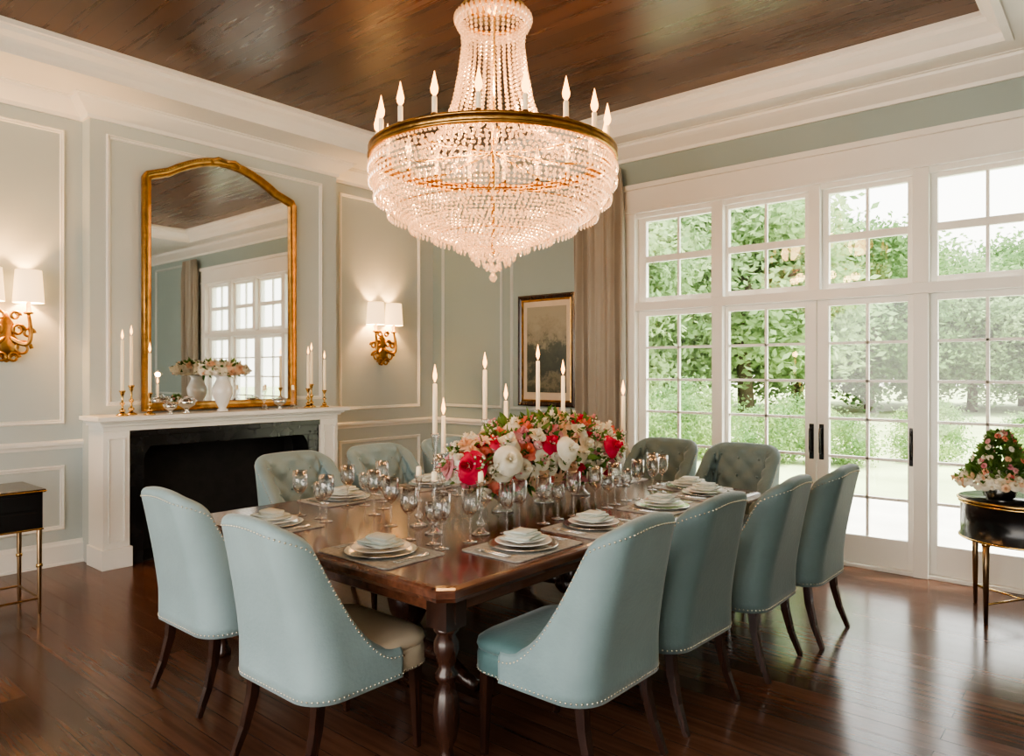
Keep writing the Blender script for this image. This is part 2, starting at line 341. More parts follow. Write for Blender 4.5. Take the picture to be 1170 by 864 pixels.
# mirror
mb=MB(); y0,y1=2.61,4.08; yc=(y0+y1)/2
pts=[(y0,1.215),(y1,1.215),(y1,3.20)]
top=[(y1-.03,3.25),(y1-.1,3.275),(y1-.2,3.31)]
for t in np.linspace(.08,.92,11):
    y=y1-.2-(y1-y0-.4)*t; top.append((y,3.31+.19*math.sin(pi*t)**.9))
top+=[(y0+.2,3.31),(y0+.1,3.275),(y0+.03,3.25),(y0,3.20)]
pts+=top
prof=[(0,0),(0,.045),(.01,.055),(.022,.05),(.034,.036),(.052,.032),(.062,.04),(.07,.032),(.074,.012)]
mb.frame(pts,prof,lambda u,v,h:(BX+.02+h,u,v),'gold',True)
mb.add([(BX+.034,p[0]*.97+yc*.03,p[1]*.97+2.3*.03) for p in pts],[tuple(range(len(pts)))],'mirror')
mb.add([(BX+.021,p[0],p[1]) for p in pts],[tuple(range(len(pts)))],'gold')
bp=[]
for i in range(len(pts)):
    p=np.array(pts[i]);q=np.array(pts[(i+1)%len(pts)]); n=max(1,int(np.linalg.norm(q-p)/.024))
    for k in range(n):
        w=p+(q-p)*k/n; w=w+(np.array([yc,2.3])-w)*.014/np.linalg.norm(np.array([yc,2.3])-w); bp.append((BX+.073,w[0],w[1]))
beads(mb,bp,.008,'gold')
for sgn in (-1,1):
    mb.tube([(BX+.07,yc+sgn*.0,3.475),(BX+.075,yc+sgn*.08,3.49),(BX+.075,yc+sgn*.14,3.465),(BX+.07,yc+sgn*.12,3.44)],[.016,.015,.012,.007],'gold')
mb.build('wall_mirror')
# ------------------------------------------------------------------ sconces
def sconce(y,z=1.93):
    mb=MB()
    mb.lathe([(.0,-.26),(.02,-.25),(.035,-.22),(.06,-.2),(.085,-.14),(.075,-.08),(.05,-.04),(.06,0),(.045,.05),(.02,.09),(.012,.12),(0,.13)],'gold',(.045,0,-.05),20,sx=.45)
    for s in (-1,1):
        pa=[];ra=[]
        for t in np.linspace(0,1,18):
            pa.append((.06+.07*math.sin(pi*t*.8),s*(.02+.11*t+.05*math.sin(t*pi)),-.12-.13*math.sin(t*pi)+.19*t)); ra.append(.019-.006*t)
        mb.tube(pa,ra,'gold')
        for k,(cy,cz,R) in enumerate(((.10,-.2,.06),(.07,-.06,.045),(.05,.05,.035),(.14,-.08,.04),(.04,-.27,.04))):
            mb.tube([(.07,s*(cy+R*(1-t*.6)*math.cos(t*8)),cz+R*(1-t*.6)*math.sin(t*8)) for t in np.linspace(0,1,20)],[.014-.006*t for t in np.linspace(0,1,20)],'gold',6)
        cx,cy=.06+.07*math.sin(pi*.8),s*.13
        mb.lathe([(.005,0),(.03,.005),(.035,.015),(.016,.025),(.014,.09),(.014,.1)],'gold',(cx,cy,.06),14)
        mb.lathe([(.011,.1),(.011,.16)],'wax',(cx,cy,.06),12)
        n=28;v=[];f=[]
        for j,(r,zz) in enumerate(((.105,.15),(.088,.40),(.085,.40),(.102,.15))):
            for i in range(n):
                a=2*pi*i/n; v.append((cx+r*math.cos(a),cy+r*math.sin(a),zz))
        for j in range(3):
            for i in range(n): i2=(i+1)%n; f.append((j*n+i,j*n+i2,(j+1)*n+i2,(j+1)*n+i))
        mb.add(v,f,'shade',True)
    o=mb.build('wall_sconce',(WX,y,z))
    for s in (-1,1): light('sconce_bulb',28,(1,.53,.20),.03,o,(.06+.07*math.sin(pi*.8),s*.13,.27))
sconce(1.68); sconce(5.30)
# ------------------------------------------------------------------ picture
def artmat():
    m,nt,out=newmat('landscape_print'); N=nt.nodes;L=nt.links
    b=N.new('ShaderNodeBsdfPrincipled'); setin(b,'Roughness',.4); L.new(b.outputs[0],out.inputs[0])
    tc=N.new('ShaderNodeTexCoord'); nz=N.new('ShaderNodeTexNoise'); nz.inputs['Scale'].default_value=6; nz.inputs['Detail'].default_value=12; nz.inputs['Roughness'].default_value=.7
    L.new(tc.outputs['Object'],nz.inputs['Vector']); sp=N.new('ShaderNodeSeparateXYZ'); L.new(tc.outputs['Object'],sp.inputs[0])
    mr=N.new('ShaderNodeMapRange'); mr.inputs['From Min'].default_value=1.36; mr.inputs['From Max'].default_value=2.2; L.new(sp.outputs['Z'],mr.inputs[0])
    md=N.new('ShaderNodeMath'); md.operation='MULTIPLY_ADD'; md.inputs[1].default_value=.6; L.new(mr.outputs[0],md.inputs[0])
    m2=N.new('ShaderNodeMath'); m2.operation='MULTIPLY'; m2.inputs[1].default_value=.7; L.new(nz.outputs['Fac'],m2.inputs[0]); L.new(m2.outputs[0],md.inputs[2])
    r=N.new('ShaderNodeValToRGB'); e=r.color_ramp.elements; e[0].position=.34; e[0].color=(.04,.05,.03,1); e[1].position=.88; e[1].color=(.34,.31,.23,1)
    x=e.new(.44); x.color=(.17,.16,.11,1); x=e.new(.52); x.color=(.03,.04,.028,1); x=e.new(.68); x.color=(.06,.07,.045,1); x=e.new(.75); x.color=(.26,.24,.18,1)
    L.new(md.outputs[0],r.inputs[0]); L.new(r.outputs[0],b.inputs['Base Color']); return m
M['art']=artmat()
mb=MB(); ax0,ax1,az0,az1=-5.17,-4.40,1.18,2.38
mb.frame([(ax0,az0),(ax1,az0),(ax1,az1),(ax0,az1)],[(0,0),(0,.03),(.015,.04),(.03,.035),(.05,.025),(.055,.012)],fW,'legwood')
mb.frame([(ax0+.05,az0+.05),(ax1-.05,az0+.05),(ax1-.05,az1-.05),(ax0+.05,az1-.05)],[(0,.026),(.012,.03),(.02,.015)],fW,'gold')
mb.box(ax0+.01,ax1-.01,WY-.014,WY-.002,az0+.01,az1-.01,'cream')
mb.box(ax0+.12,ax1-.12,WY-.017,WY-.013,az0+.15,az1-.13,'art')
mb.build('framed_picture')
# ------------------------------------------------------------------ chairs
def rrect(hx,hy,r,z,cy=0,n=6):
    p=[]
    for cx_,cy_,a0 in ((hx-r,hy-r,0),(-hx+r,hy-r,pi/2),(-hx+r,-hy+r,pi),(hx-r,-hy+r,3*pi/2)):
        for k in range(n+1):
            a=a0+pi/2*k/n; p.append((cx_+r*math.cos(a),cy+cy_+r*math.sin(a),z))
    return p
def chair_mesh(name,vel='velvet',seatm='velvet',tuft=False):
    mb=MB(); W=.268; rc=.095; yb=-.262; ye=.115 if not tuft else .22
    path=[]
    for y in np.linspace(ye,yb+rc,24): path.append((W,y))
    for k in range(1,10):
        a=-k*pi/2/9; path.append((W-rc+rc*math.cos(a),yb+rc+rc*math.sin(a)))
    nb=15
    for k in range(1,nb): path.append((W-rc-2*(W-rc)*k/nb,yb))
    path+= [(-x,y) for x,y in path[:33][::-1]]
    pathn=np.array(path); n=len(path)
    yt=yb+rc
    def h(x,y):
        if y>yt:
            u=min(1,(y-yt)/(ye-yt))
            return (.47+.455*(1-u)**2.7) if not tuft else (.50+.44*(1-u)**1.2)
        k=min(1,(yt-y)/rc)
        return .925+.068*k**.6+.024*(1-(x/W)**2) if not tuft else .94+.06*k**.8+.012*(1-(x/W)**2)
    def lean(z): k=max(0,(z-.46)/.56); return .115*k**1.2
    tap=-.24 if not tuft else -.05
    th=.036; loops=[]; zb=.345; rows=14
    for i in range(n):
        p=pathn[i]; a=pathn[max(0,i-1)]; b=pathn[min(n-1,i+1)]; d=(b-a)/np.linalg.norm(b-a); nn=np.array([-d[1],d[0]])
        if np.dot(nn,p)<0: nn=-nn
        if p[1]>yt: nn=np.array([math.copysign(1,p[0]),0])
        H_=h(*p); loop=[]
        def pt(off,z):
            spread=1+tap*max(0,(z-.46)/.56)**.8
            q=p+nn*off; return (q[0]*spread,q[1]-lean(z),z)
        for k in range(rows): loop.append(pt(th,zb+(H_-th-zb)*k/(rows-1)))
        for k in range(1,7):
            an=pi*k/7; loop.append(pt(th*math.cos(an),H_-th+th*math.sin(an)))
        R2=rows if not tuft else 26
        for k in range(R2):
            z=H_-th-(H_-th-zb)*k/(R2-1); o=-th
            if tuft and z>.5:
                A=math.cos(i*pi/7+z*2*pi/.30); B=math.cos(i*pi/7-z*2*pi/.30)
                o-= .034*(abs(A*B))**.5
            loop.append(pt(o,z))
        loops.append(loop)
    k=len(loops[0]); v=[q for l in loops for q in l]; f=[]
    for i in range(n-1):
        for j in range(k): j2=(j+1)%k; f.append((i*k+j,(i+1)*k+j,(i+1)*k+j2,i*k+j2))
    f.append(tuple(range(k))); f.append(tuple((n-1)*k+j for j in range(k-1,-1,-1)))
    mb.add(v,f,vel,True)
    def chain(acc,r,m,sp=.02):
        acc=np.array(acc); seg=np.linalg.norm(np.diff(acc,axis=0),axis=1); cum=np.concatenate([[0],np.cumsum(seg)])
        tt=np.arange(0,cum[-1],sp); beads(mb,np.stack([np.interp(tt,cum,acc[:,k]) for k in range(3)],1),r,m,smooth=True)
    chain([(l[rows-1][0],l[rows-1][1],l[rows-1][2]-.004) for l in loops],.0048,'nail')
    chain([(l[0][0],l[0][1],.36) for l in loops],.0048,'nail')
    hb=.290
    fr=[(hb+.001,ye,.36),(hb+.001,.205,.36)]+[(hb-.09+.091*math.cos(t),.288-.09+.091*math.sin(t),.36) for t in np.linspace(0,pi/2,8)]
    chain(fr+[(-x,y,z) for x,y,z in fr[::-1]],.0048,'nail')
    mb.loft([rrect(.28,.272,.085,.348,.010),rrect(hb,.279,.09,.355,.010),rrect(hb,.279,.09,.42,.010),rrect(hb-.003,.276,.09,.44,.010)],seatm)
    mb.loft([rrect(.286,.275,.09,.44,.012),rrect(.291,.280,.09,.455,.012),rrect(.287,.277,.09,.475,.012),rrect(.265,.258,.1,.492,.012),rrect(.2,.195,.1,.503,.012),rrect(.08,.08,.05,.507,.012)],seatm)
    if tuft:
        bp=[]
        for i in range(3,n-3,7):
            for z in (.62,.77,.9):
                js=[q for q in loops[i][rows+6:] if abs(q[2]-z)<.02]
                if js: bp.append(js[0])
        if bp: beads(mb,bp,.012,vel,smooth=True)
    for s in (-1,1):
        mb.tube([(s*.235,.235,.355),(s*.238,.24,.2),(s*.24,.245,0)],[.03,.024,.016],'legwood',4,False)
        mb.tube([(s*.22,-.22,.355),(s*.222,-.232,.24),(s*.228,-.262,.12),(s*.236,-.31,0)],[.029,.026,.021,.016],'legwood',4,False)
    o=mb.build(name); return o
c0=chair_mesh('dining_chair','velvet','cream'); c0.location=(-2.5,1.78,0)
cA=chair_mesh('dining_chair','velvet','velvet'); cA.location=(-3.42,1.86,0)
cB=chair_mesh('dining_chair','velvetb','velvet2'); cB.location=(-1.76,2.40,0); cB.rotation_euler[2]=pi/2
cC=chair_mesh('dining_chair','velvet_shade','velvet_shade'); cC.location=(-1.75,3.07,0); cC.rotation_euler[2]=math.radians(88)
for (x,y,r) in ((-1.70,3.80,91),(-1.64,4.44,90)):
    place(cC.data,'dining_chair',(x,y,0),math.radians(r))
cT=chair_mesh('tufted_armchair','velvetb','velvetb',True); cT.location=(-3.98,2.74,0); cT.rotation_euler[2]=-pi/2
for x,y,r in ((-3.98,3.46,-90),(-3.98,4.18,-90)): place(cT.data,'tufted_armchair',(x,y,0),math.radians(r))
cU=chair_mesh('tufted_armchair','velvet_shade','velvet_shade',True); cU.location=(-2.25,4.98,0); cU.rotation_euler[2]=pi
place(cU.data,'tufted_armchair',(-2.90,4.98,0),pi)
# ------------------------------------------------------------------ table
TX0,TX1,TY0,TY1=-3.95,-1.88,1.82,4.75
mb=MB(); cx,cy=(TX0+TX1)/2,(TY0+TY1)/2; hx,hy=(TX1-TX0)/2,(TY1-TY0)/2
def clipc(d,z,c=.05):
    a,b=hx-d,hy-d
    return [(a,-b+c,z),(a,b-c,z),(a-c,b,z),(-a+c,b,z),(-a,b-c,z),(-a,-b+c,z),(-a+c,-b,z),(a-c,-b,z)]
mb.loft([clipc(.05,.695),clipc(.02,.70),clipc(.012,.715),clipc(.0,.722),clipc(0,.745),clipc(.004,.752),clipc(.016,.757),clipc(.03,.76)],'tablewood',False)
mb.loft([clipc(.115,.62),clipc(.11,.625),clipc(.11,.70)],'tablewood',False)
legp=[(.035,0),(.045,.01),(.045,.03),(.03,.05),(.025,.09),(.04,.12),(.05,.17),(.055,.24),(.045,.3),(.03,.34),(.045,.36),(.045,.38),(.03,.4),(.038,.43),(.05,.47),(.05,.5),(.036,.53),(.05,.545),(.05,.56)]
for sx in (-1,1):
    for sy in (-1,1):
        mb.lathe(legp,'legwood',(sx*(hx-.16),sy*(hy-.16),0),20)
        mb.box(sx*(hx-.16)-.055,sx*(hx-.16)+.055,sy*(hy-.16)-.055,sy*(hy-.16)+.055,.56,.70,'legwood')
for sy in (-.5,.5):
    mb.lathe([(.09,0.06),(.12,.1),(.1,.16),(.06,.22),(.1,.3),(.12,.4),(.09,.5),(.06,.55),(.1,.62),(.1,.70)],'legwood',(0,sy*hy,0),24)
    for s in (-1,1): mb.tube([(0,sy*hy,.14),(s*.25,sy*hy,.12),(s*.42,sy*hy,.05),(s*.5,sy*hy,.03)],[.05,.045,.035,.03],'legwood')
mb.build('dining_table',(cx,cy,0))
TT=.761
# ------------------------------------------------------------------ place settings
mb=MB()
mb.loft([rrect(.24,.17,.03,0),rrect(.24,.17,.03,.004),rrect(.235,.165,.03,.005)],'mat',False)
mb.lathe([(.09,.005),(.13,.008),(.158,.016),(.16,.018),(.156,.019),(.12,.012),(0,.011)],'silver',n=36)
mb.lathe([(.06,.016),(.085,.018),(.128,.03),(.13,.032),(.126,.033),(.085,.024),(0,.023)],'porcelain',n=36)
mb.lathe([(.05,.03),(.07,.032),(.10,.042),(.102,.044),(.07,.037),(0,.036)],'porcelain',n=36)
for k in range(4):
    a=.095-.012*k; z=.04+.009*k; L_=[]; an=.35*math.sin(k*2.1)
    for zz,s in ((z,.97),(z+.004,1),(z+.008,.96)):
        L_.append([((x*math.cos(an)-y*math.sin(an))+.008*math.sin(y*50+k),(x*math.sin(an)+y*math.cos(an))+.006*math.sin(x*45+k*2),q+.006*math.sin(x*40+k)*math.cos(y*35)) for x,y,q in rrect(a*s,(.07-.008*k)*s,.018,zz)])
    mb.loft(L_,'linen')
for x in (-.19,-.21):
    mb.tube([(x,-.09,.009),(x,.03,.009),(x,.06,.01)],[.003,.003,.006],'silver',6); 
    for t in (-1,0,1): mb.tube([(x+t*.005,.06,.01),(x+t*.006,.10,.011)],.0018,'silver',4)
mb.tube([(.19,-.09,.009),(.19,.02,.009),(.19,.10,.009)],[.003,.004,.006],'silver',6)
mb.tube([(.21,-.09,.009),(.21,.05,.009),(.21,.075,.012),(.21,.09,.01)],[.003,.003,.011,.006],'silver',8)
settings=[(-2.5,2.03,0),(-3.38,2.03,0),(-2.10,2.52,90),(-2.10,3.08,90),(-2.10,3.78,90),(-2.10,4.36,90),(-3.73,2.74,-90),(-3.73,3.46,-90),(-3.73,4.16,-90),(-2.3,4.53,180),(-2.95,4.53,180)]
S0=None
for x,y,r in settings:
    if S0 is None: S0=mb.build('place_setting',(x,y,TT),math.radians(r))
    else: place(S0.data,'place_setting',(x,y,TT),math.radians(r))
def goblet(H=.2,R=.04,name='wine_glass'):
    mb=MB(); b=H*.48
    mb.lathe([(.034,0),(.035,.002),(.012,.006),(.005,.012),(.0045,b*.4),(.008,b*.5),(.0045,b*.6),(.004,b*.9),(.008,b),(.022,b+.012),(R*.9,b+.035),(R,b+.06),(R*.93,H),(R*.90,H),(R*.96,b+.06),(R*.86,b+.037),(.02,b+.016),(.001,b+.012)],'crystal',n=20)
    return mb.build(name)
g1=goblet(.245,.042); g2=goblet(.19,.038,'water_goblet')
FCX,FCY,FRX,FRY=-2.72,3.46,.27,.76
CS=[(-3.02,2.84,.44,.28),(-3.06,3.30,.50,.30),(-3.08,3.52,.36,.24),(-3.04,3.80,.54,.32),(-2.98,4.00,.46,.30),(-3.2,3.08,.30,.22),(-2.70,4.32,.38,.24)]
CC=[(-2.60,2.44),(-2.80,2.52),(-2.42,2.58)]
first=[True,True]
gl=[]
for x,y,r in settings:
    a=math.radians(r)
    for (ox,oy,k) in ((.15,.235,0),(.05,.27,1),(-.10,.25,0)):
        X=x+ox*math.cos(a)-oy*math.sin(a)+random.uniform(-.012,.012); Y=y+ox*math.sin(a)+oy*math.cos(a)+random.uniform(-.012,.012)
        gl.append((X,Y,k))
for X,Y,k in ((-2.36,2.80,0),(-2.32,2.92,1),(-2.9,2.42,0),(-2.34,3.45,0),(-2.33,3.56,1),(-3.2,2.55,0),(-3.3,2.7,1),(-3.3,3.3,0),(-2.34,4.1,0)): gl.append((X,Y,k))
used=[(a[0],a[1]) for a in CS+CC]
for X,Y,k in gl:
    if any((X-a)**2+(Y-b)**2<.085**2 for a,b in used): continue
    if ((X-FCX)/(FRX+.03))**2+((Y-FCY)/(FRY+.03))**2<1: continue
    if any((X-a)**2+(Y-b)**2<.2**2 for a,b,r in settings): continue
    used.append((X,Y))
    src=(g1,g2)[k]
    if first[k]: src.location=(X,Y,TT); first[k]=False
    else: place(src.data,src.name.split('.')[0],(X,Y,TT),random.random()*6)
def candlestick(x,y,z,hs,hc,mat='crystal',lit=True,name='candlestick',rc=.014,fs=2.2,glow=0):
    mb=MB()
    k=hs
    mb.lathe([(.045,0),(.047,.006),(.03,.015),(.012,.03),(.01,.12*k),(.022,.17*k),(.024,.22*k),(.01,.28*k),(.008,.4*k),(.018,.46*k),(.02,.5*k),(.009,.56*k),(.008,.78*k),(.014,.84*k),(.018,.92*k),(.024,.96*k),(.024,k),(.012,k)],mat,n=14)
    mb.lathe([(rc,k-.005),(rc,k+hc*.5),(rc*.9,k+hc),(rc*.3,k+hc+.004)],'wax',n=12)
    zt=k+hc+.004
    if lit:
        mb.tube([(0,0,zt),(0,0,zt+.012)],.0012,'blacklac',5)
        mb.lathe([(.001*fs,.006),(.005*fs,.013*fs),(.006*fs,.020*fs),(.0035*fs,.033*fs),(.0005,.050*fs)],'flame',(0,0,zt),10)
    o=mb.build(name,(x,y,z))
    if glow: light('candle_light',glow,(1,.5,.17),.03,o,(0,0,zt+.13))
    return o
for i,a in enumerate(CS): candlestick(a[0],a[1],TT,a[2],a[3],'crystal',glow=(2.0 if i in (0,1,3,6) else 0))
for a in CC: candlestick(a[0],a[1],TT,.26,.04,'crystal',False,'crystal_candlestick')
# ------------------------------------------------------------------ flowers
def rose(layers=4,openf=1.0):
    V=[];F=[]
    for l in range(layers):
        n=3+l; r1=.25+.75*l/(layers-1)
        for p in range(n):
            a0=2*pi*(p+.5*l+.13*l)/n; hw=pi/n*1.35; o=len(V)
            for j in range(4):
                v=j/3
                for i in range(5):
                    u=-1+i/2
                    a=a0+u*hw*(.35+.65*math.sin(min(1,v*1.1)*pi*.5))
                    rr=r1*(.25+.75*v**(.7))*(1+(.28*openf*(l/layers)*v**3)) - .05*(u*u)*v
                    z=(.95-.18*l*openf)*v**1.1*(1-.12*u*u) - (.12*openf*l*v**4)
                    V.append((rr*math.cos(a),rr*math.sin(a),z))
            for j in range(3):
                for i in range(4): q=o+j*5+i; F.append((q,q+1,q+6,q+5))
    return np.array(V),F
ROSE=rose(); ROSE2=rose(5,1.25)
def daisy(n=7):
    V=[];F=[]
    for p in range(n):
        a=2*pi*p/n; o=len(V)
        for r,w,z in ((.1,.06,0),(.5,.26,.18),(.85,.2,.2),(1.05,.03,.08)):
            for s in (-1,0,1):
                x=r;y=s*w; V.append((x*math.cos(a)-y*math.sin(a),x*math.sin(a)+y*math.cos(a),z+(-.05 if s==0 else .03)))
        for j in range(3):
            for i in range(2): q=o+j*3+i; F.append((q,q+1,q+4,q+3))
    return np.array(V),F
DAISY=daisy()
LEAF=(np.array([(0,0,0),(.3,.22,.06),(.3,0,0),(.3,-.22,.06),(.7,.17,.02),(.7,0,-.04),(.7,-.17,.02),(1,0,-.12)]),[(0,2,1),(0,3,2),(1,2,5,4),(2,3,6,5),(4,5,7),(5,6,7)])
def orient(V,axis,pos,sc):
    z=Vector(axis).normalized(); x=z.orthogonal().normalized(); R=Matrix((x,z.cross(x),z)).transposed()
    R=R@Matrix.Rotation(random.random()*6.28,3,'Z'); return (V*sc)@np.array(R).T+np.array(pos)
def leafat(mb,p,t,s):
    z=Vector(t).normalized(); y=z.orthogonal().normalized(); y.rotate(Matrix.Rotation(random.random()*6.28,3,z)); w=z.cross(y)
    Rm=np.array(Matrix((z,y,w)).transposed()); mb.add((LEAF[0]*s)@Rm.T+p,LEAF[1],'leaf',True)
def bouquet(mb,c,R,Hh,n,cols,leaves,size=(.03,.05),zmin=-.3,lo=.92,hi=1.12,sepf=.78,lr=(.6,.9)):
    placed=[]
    for k in range(n):
        s=size[1]-(size[1]-size[0])*(k/n); ok=False
        for tr in range(60):
            d=rng.normal(size=3); d/=np.linalg.norm(d)
            if d[2]<zmin: continue
            p=np.array(c)+d*np.array([R[0],R[1],Hh])*random.uniform(lo,hi)
            if all(np.linalg.norm(p-q)>(s+t)*sepf for q,t in placed): ok=True; break
        if not ok: continue
        placed.append((p,s)); kind=random.random()
        base=ROSE if kind<.4 else (ROSE2 if kind<.88 else DAISY)
        nd=d/np.array([R[0],R[1],Hh]); nd/=np.linalg.norm(nd)
        mb.add(orient(base[0],nd+np.array([0,0,.2]),p-nd*s*.5,s*(1.15 if kind>=.88 else 1)),base[1],random.choice(cols),True)
    for k in range(leaves):
        d=rng.normal(size=3); d/=np.linalg.norm(d)
        if d[2]<zmin-.15: d[2]=-d[2]
        p=np.array(c)+d*np.array([R[0],R[1],Hh])*random.uniform(*lr)
        t=d*.8+rng.normal(size=3)*.5
        leafat(mb,p,t,random.uniform(.045,.09))
mb=MB(); R_=(FRX*.92,FRY*.92); Hh=.225
for yo in (-.38,.0,.38):
    mb.lathe([(.06,0),(.065,.008),(.03,.03),(.025,.06),(.07,.09),(.11,.13),(.125,.19),(.13,.21),(.122,.21),(.1,.14),(.02,.1)],'crystal',(0,yo,0),n=28)
    for k in range(24):
        a=random.random()*6.28; r=random.uniform(0,.1); mb.tube([(r*.4*math.cos(a),yo+r*.4*math.sin(a),.1),(r*math.cos(a),yo+r*math.sin(a),.2),(2.2*r*math.cos(a),yo+2.2*r*math.sin(a),.34)],.003,'leaf',5)
bouquet(mb,(0,0,.29),R_,Hh,260,['fcoral','fcoral','fpeach','fpeach','fwhite','fwhite','fwhite','fwhite','fwhite','fpink','fpink','fred'],1300,(.020,.064),-.65,.98,1.16,.86,(.62,1.02))
bp=[];bw=[]
for k in range(120):
    d=rng.normal(size=3); d/=np.linalg.norm(d); d[2]=abs(d[2])-.15; sc_=np.array([R_[0],R_[1],Hh]); e=np.array([0,0,.29])+d*sc_*random.uniform(1.12,1.3)
    mb.tube([tuple(np.array([0,0,.29])+d*sc_*.7),tuple(e)],.0018,'leaf',4)
    for q in range(6): (bp if k%3==0 else bw).append(e+rng.normal(size=3)*.014)
    for q in range(3): leafat(mb,e-d*.03,d+rng.normal(size=3)*.6,.05)
beads(mb,bp,.007,'fpink',smooth=True); beads(mb,bw,.007,'fwhite',smooth=True)
mb.add(orient(ROSE2[0],(.35,-.9,.25),(.10,-.76,.30),.072),ROSE2[1],'fred',True)
mb.add(orient(ROSE2[0],(.8,-.5,.3),(.23,-.58,.33),.066),ROSE2[1],'fwhite',True)
mb.add(orient(ROSE2[0],(.95,-.2,.3),(.31,-.15,.36),.06),ROSE2[1],'fwhite',True)
mb.add(orient(ROSE2[0],(.95,.1,.3),(.31,.30,.34),.058),ROSE2[1],'fred',True)
mb.build('flower_centerpiece',(FCX,FCY,TT))
# ------------------------------------------------------------------ mantel decor
MZ=1.201; MX=-6.15
for y,dx,h,c in ((2.36,.03,.20,.40),(2.46,-.05,.24,.40),(2.56,.06,.18,.32),(4.07,.03,.19,.32),(4.16,-.05,.23,.32),(4.25,.04,.17,.30)):
    candlestick(MX+dx,y,MZ,h,c,'brass',True,'mantel_candlestick',.013,1.7)
mb=MB()
mb.lathe([(.045,0),(.05,.01),(.03,.03),(.05,.07),(.085,.15),(.09,.2),(.06,.26),(.05,.29),(.07,.32),(.065,.32),(.04,.28)],'porcelain',n=28)
bouquet(mb,(0,0,.37),(.12,.23),.08,90,['fwhite','fwhite','fwhite','fwhite','fpeach'],60,(.022,.042),-.5)
mb.build('white_flower_vase',(MX+.02,3.2,MZ))
def smallbowl(x,y,z,s,name,mat='silver'):
    mb=MB(); mb.lathe([(.03*s,0),(.035*s,.006),(.012*s,.02*s),(.02*s,.035*s),(.06*s,.06*s),(.075*s,.1*s),(.07*s,.1*s),(.05*s,.065*s),(.005,.05*s)],mat,n=24)
    bp=[(.05*s*math.cos(a),.05*s*math.sin(a),.1*s+.01*math.sin(a*3)) for a in np.linspace(0,6.28,12)]+[(0,0,.12*s),(.02*s,.02*s,.11*s)]
    beads(mb,bp,.018*s,'crystal',smooth=True)
    mb.build(name,(x,y,z))
smallbowl(MX+.02,2.88,MZ,1.1,'silver_bowl'); smallbowl(MX+.07,2.72,MZ,.8,'silver_bowl'); smallbowl(MX+.03,3.76,MZ,.9,'silver_bowl')
for y in (3.60,3.90): candlestick(MX+.03,y,MZ,.18,.04,'crystal',False,'crystal_candlestick')
# ------------------------------------------------------------------ chandelier
CX,CY=-2.9,3.2
root=bpy.data.objects.new('crystal_chandelier',None); bpy.context.scene.collection.objects.link(root); root.location=(CX,CY,-.05)
mb=MB(); Q=.965
def surf(prof,sp):
    prof=np.array(prof); seg=np.linalg.norm(np.diff(prof,axis=0),axis=1); cum=np.concatenate([[0],np.cumsum(seg)])
    out=[]
    for k,t in enumerate(np.arange(0,cum[-1],sp)):
        r=np.interp(t,cum,prof[:,0]); z=np.interp(t,cum,prof[:,1]); n=max(5,int(2*pi*r/(sp*1.0)))
        for i in range(n):
            a=2*pi*(i+.5*(k%2))/n; out.append((r*math.cos(a),r*math.sin(a),z))
    return out
bowl=[(.735,2.83),(.735,2.73),(.705,2.63),(.62,2.535),(.49,2.46),(.35,2.40),(.21,2.35),(.12,2.30),(.05,2.26)]
bowl=[(r*Q,z) for r,z in bowl]
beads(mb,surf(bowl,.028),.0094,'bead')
dr=[]
for r,z in ((.745,2.80),(.742,2.725),(.71,2.63),(.63,2.535),(.50,2.46),(.36,2.40),(.22,2.35),(.13,2.30)):
    r*=Q; n=max(8,int(2*pi*r/.042))
    for i in range(n):
        a=2*pi*i/n; dr.append((r*1.015*math.cos(a),r*1.015*math.sin(a),z-.02))
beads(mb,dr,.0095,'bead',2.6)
dr=[(.04*math.cos(a),.04*math.sin(a),2.22) for a in np.linspace(0,6.28,8)]+[(.1*math.cos(a),.1*math.sin(a),2.25) for a in np.linspace(0,6.28,14)]
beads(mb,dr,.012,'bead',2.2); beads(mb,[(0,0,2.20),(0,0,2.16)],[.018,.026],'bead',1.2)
col=[(.52,2.88),(.38,2.93),(.29,3.04),(.235,3.2),(.20,3.38),(.18,3.54),(.19,3.64),(.21,3.70)]
c_=np.array(col); seg=np.linalg.norm(np.diff(c_,axis=0),axis=1); cum=np.concatenate([[0],np.cumsum(seg)])
pp=[]
for t in np.arange(.1,cum[-1],.025):
    r=np.interp(t,cum,c_[:,0]); z=np.interp(t,cum,c_[:,1]); n=36
    for i in range(n): a=2*pi*i/n; pp.append((r*math.cos(a),r*math.sin(a),z))
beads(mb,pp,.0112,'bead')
for z,r in ((3.72,.225),(3.69,.21)):
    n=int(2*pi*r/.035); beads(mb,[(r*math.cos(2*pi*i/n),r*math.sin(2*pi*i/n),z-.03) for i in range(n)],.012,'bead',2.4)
o=mb.build('crystal_strands'); o.parent=root
mb=MB()
def ring(r,z,t,m='gold',n=72):
    mb.tube([(r*math.cos(2*pi*i/n),r*math.sin(2*pi*i/n),z) for i in range(n+1)],t,m,8,cap=False)
RR=.75*Q
ring(RR,2.845,.012); ring(RR,2.888,.009); ring(RR-.03,2.86,.006); ring(.62*Q,2.535,.004); ring(.35*Q,2.40,.004); ring(.21,3.71,.014)
mb.lathe([(RR+.002,-.02),(RR+.007,-.02),(RR+.007,.03),(RR+.002,.03),(RR,.03),(RR,-.02)],'gold',(0,0,2.86),72,cap=False)
mb.lathe([(.012,2.3),(.012,3.7),(.03,3.72),(.12,3.74),(.20,3.75),(.05,3.78),(.012,3.80),(.012,3.93),(.07,3.94),(.08,3.969)],'brass',n=24)
for i in range(8):
    a=2*pi*i/8; mb.tube([(.02*math.cos(a),.02*math.sin(a),2.9),(.4*math.cos(a),.4*math.sin(a),2.845),(RR*math.cos(a),RR*math.sin(a),2.86)],.007,'brass',6)
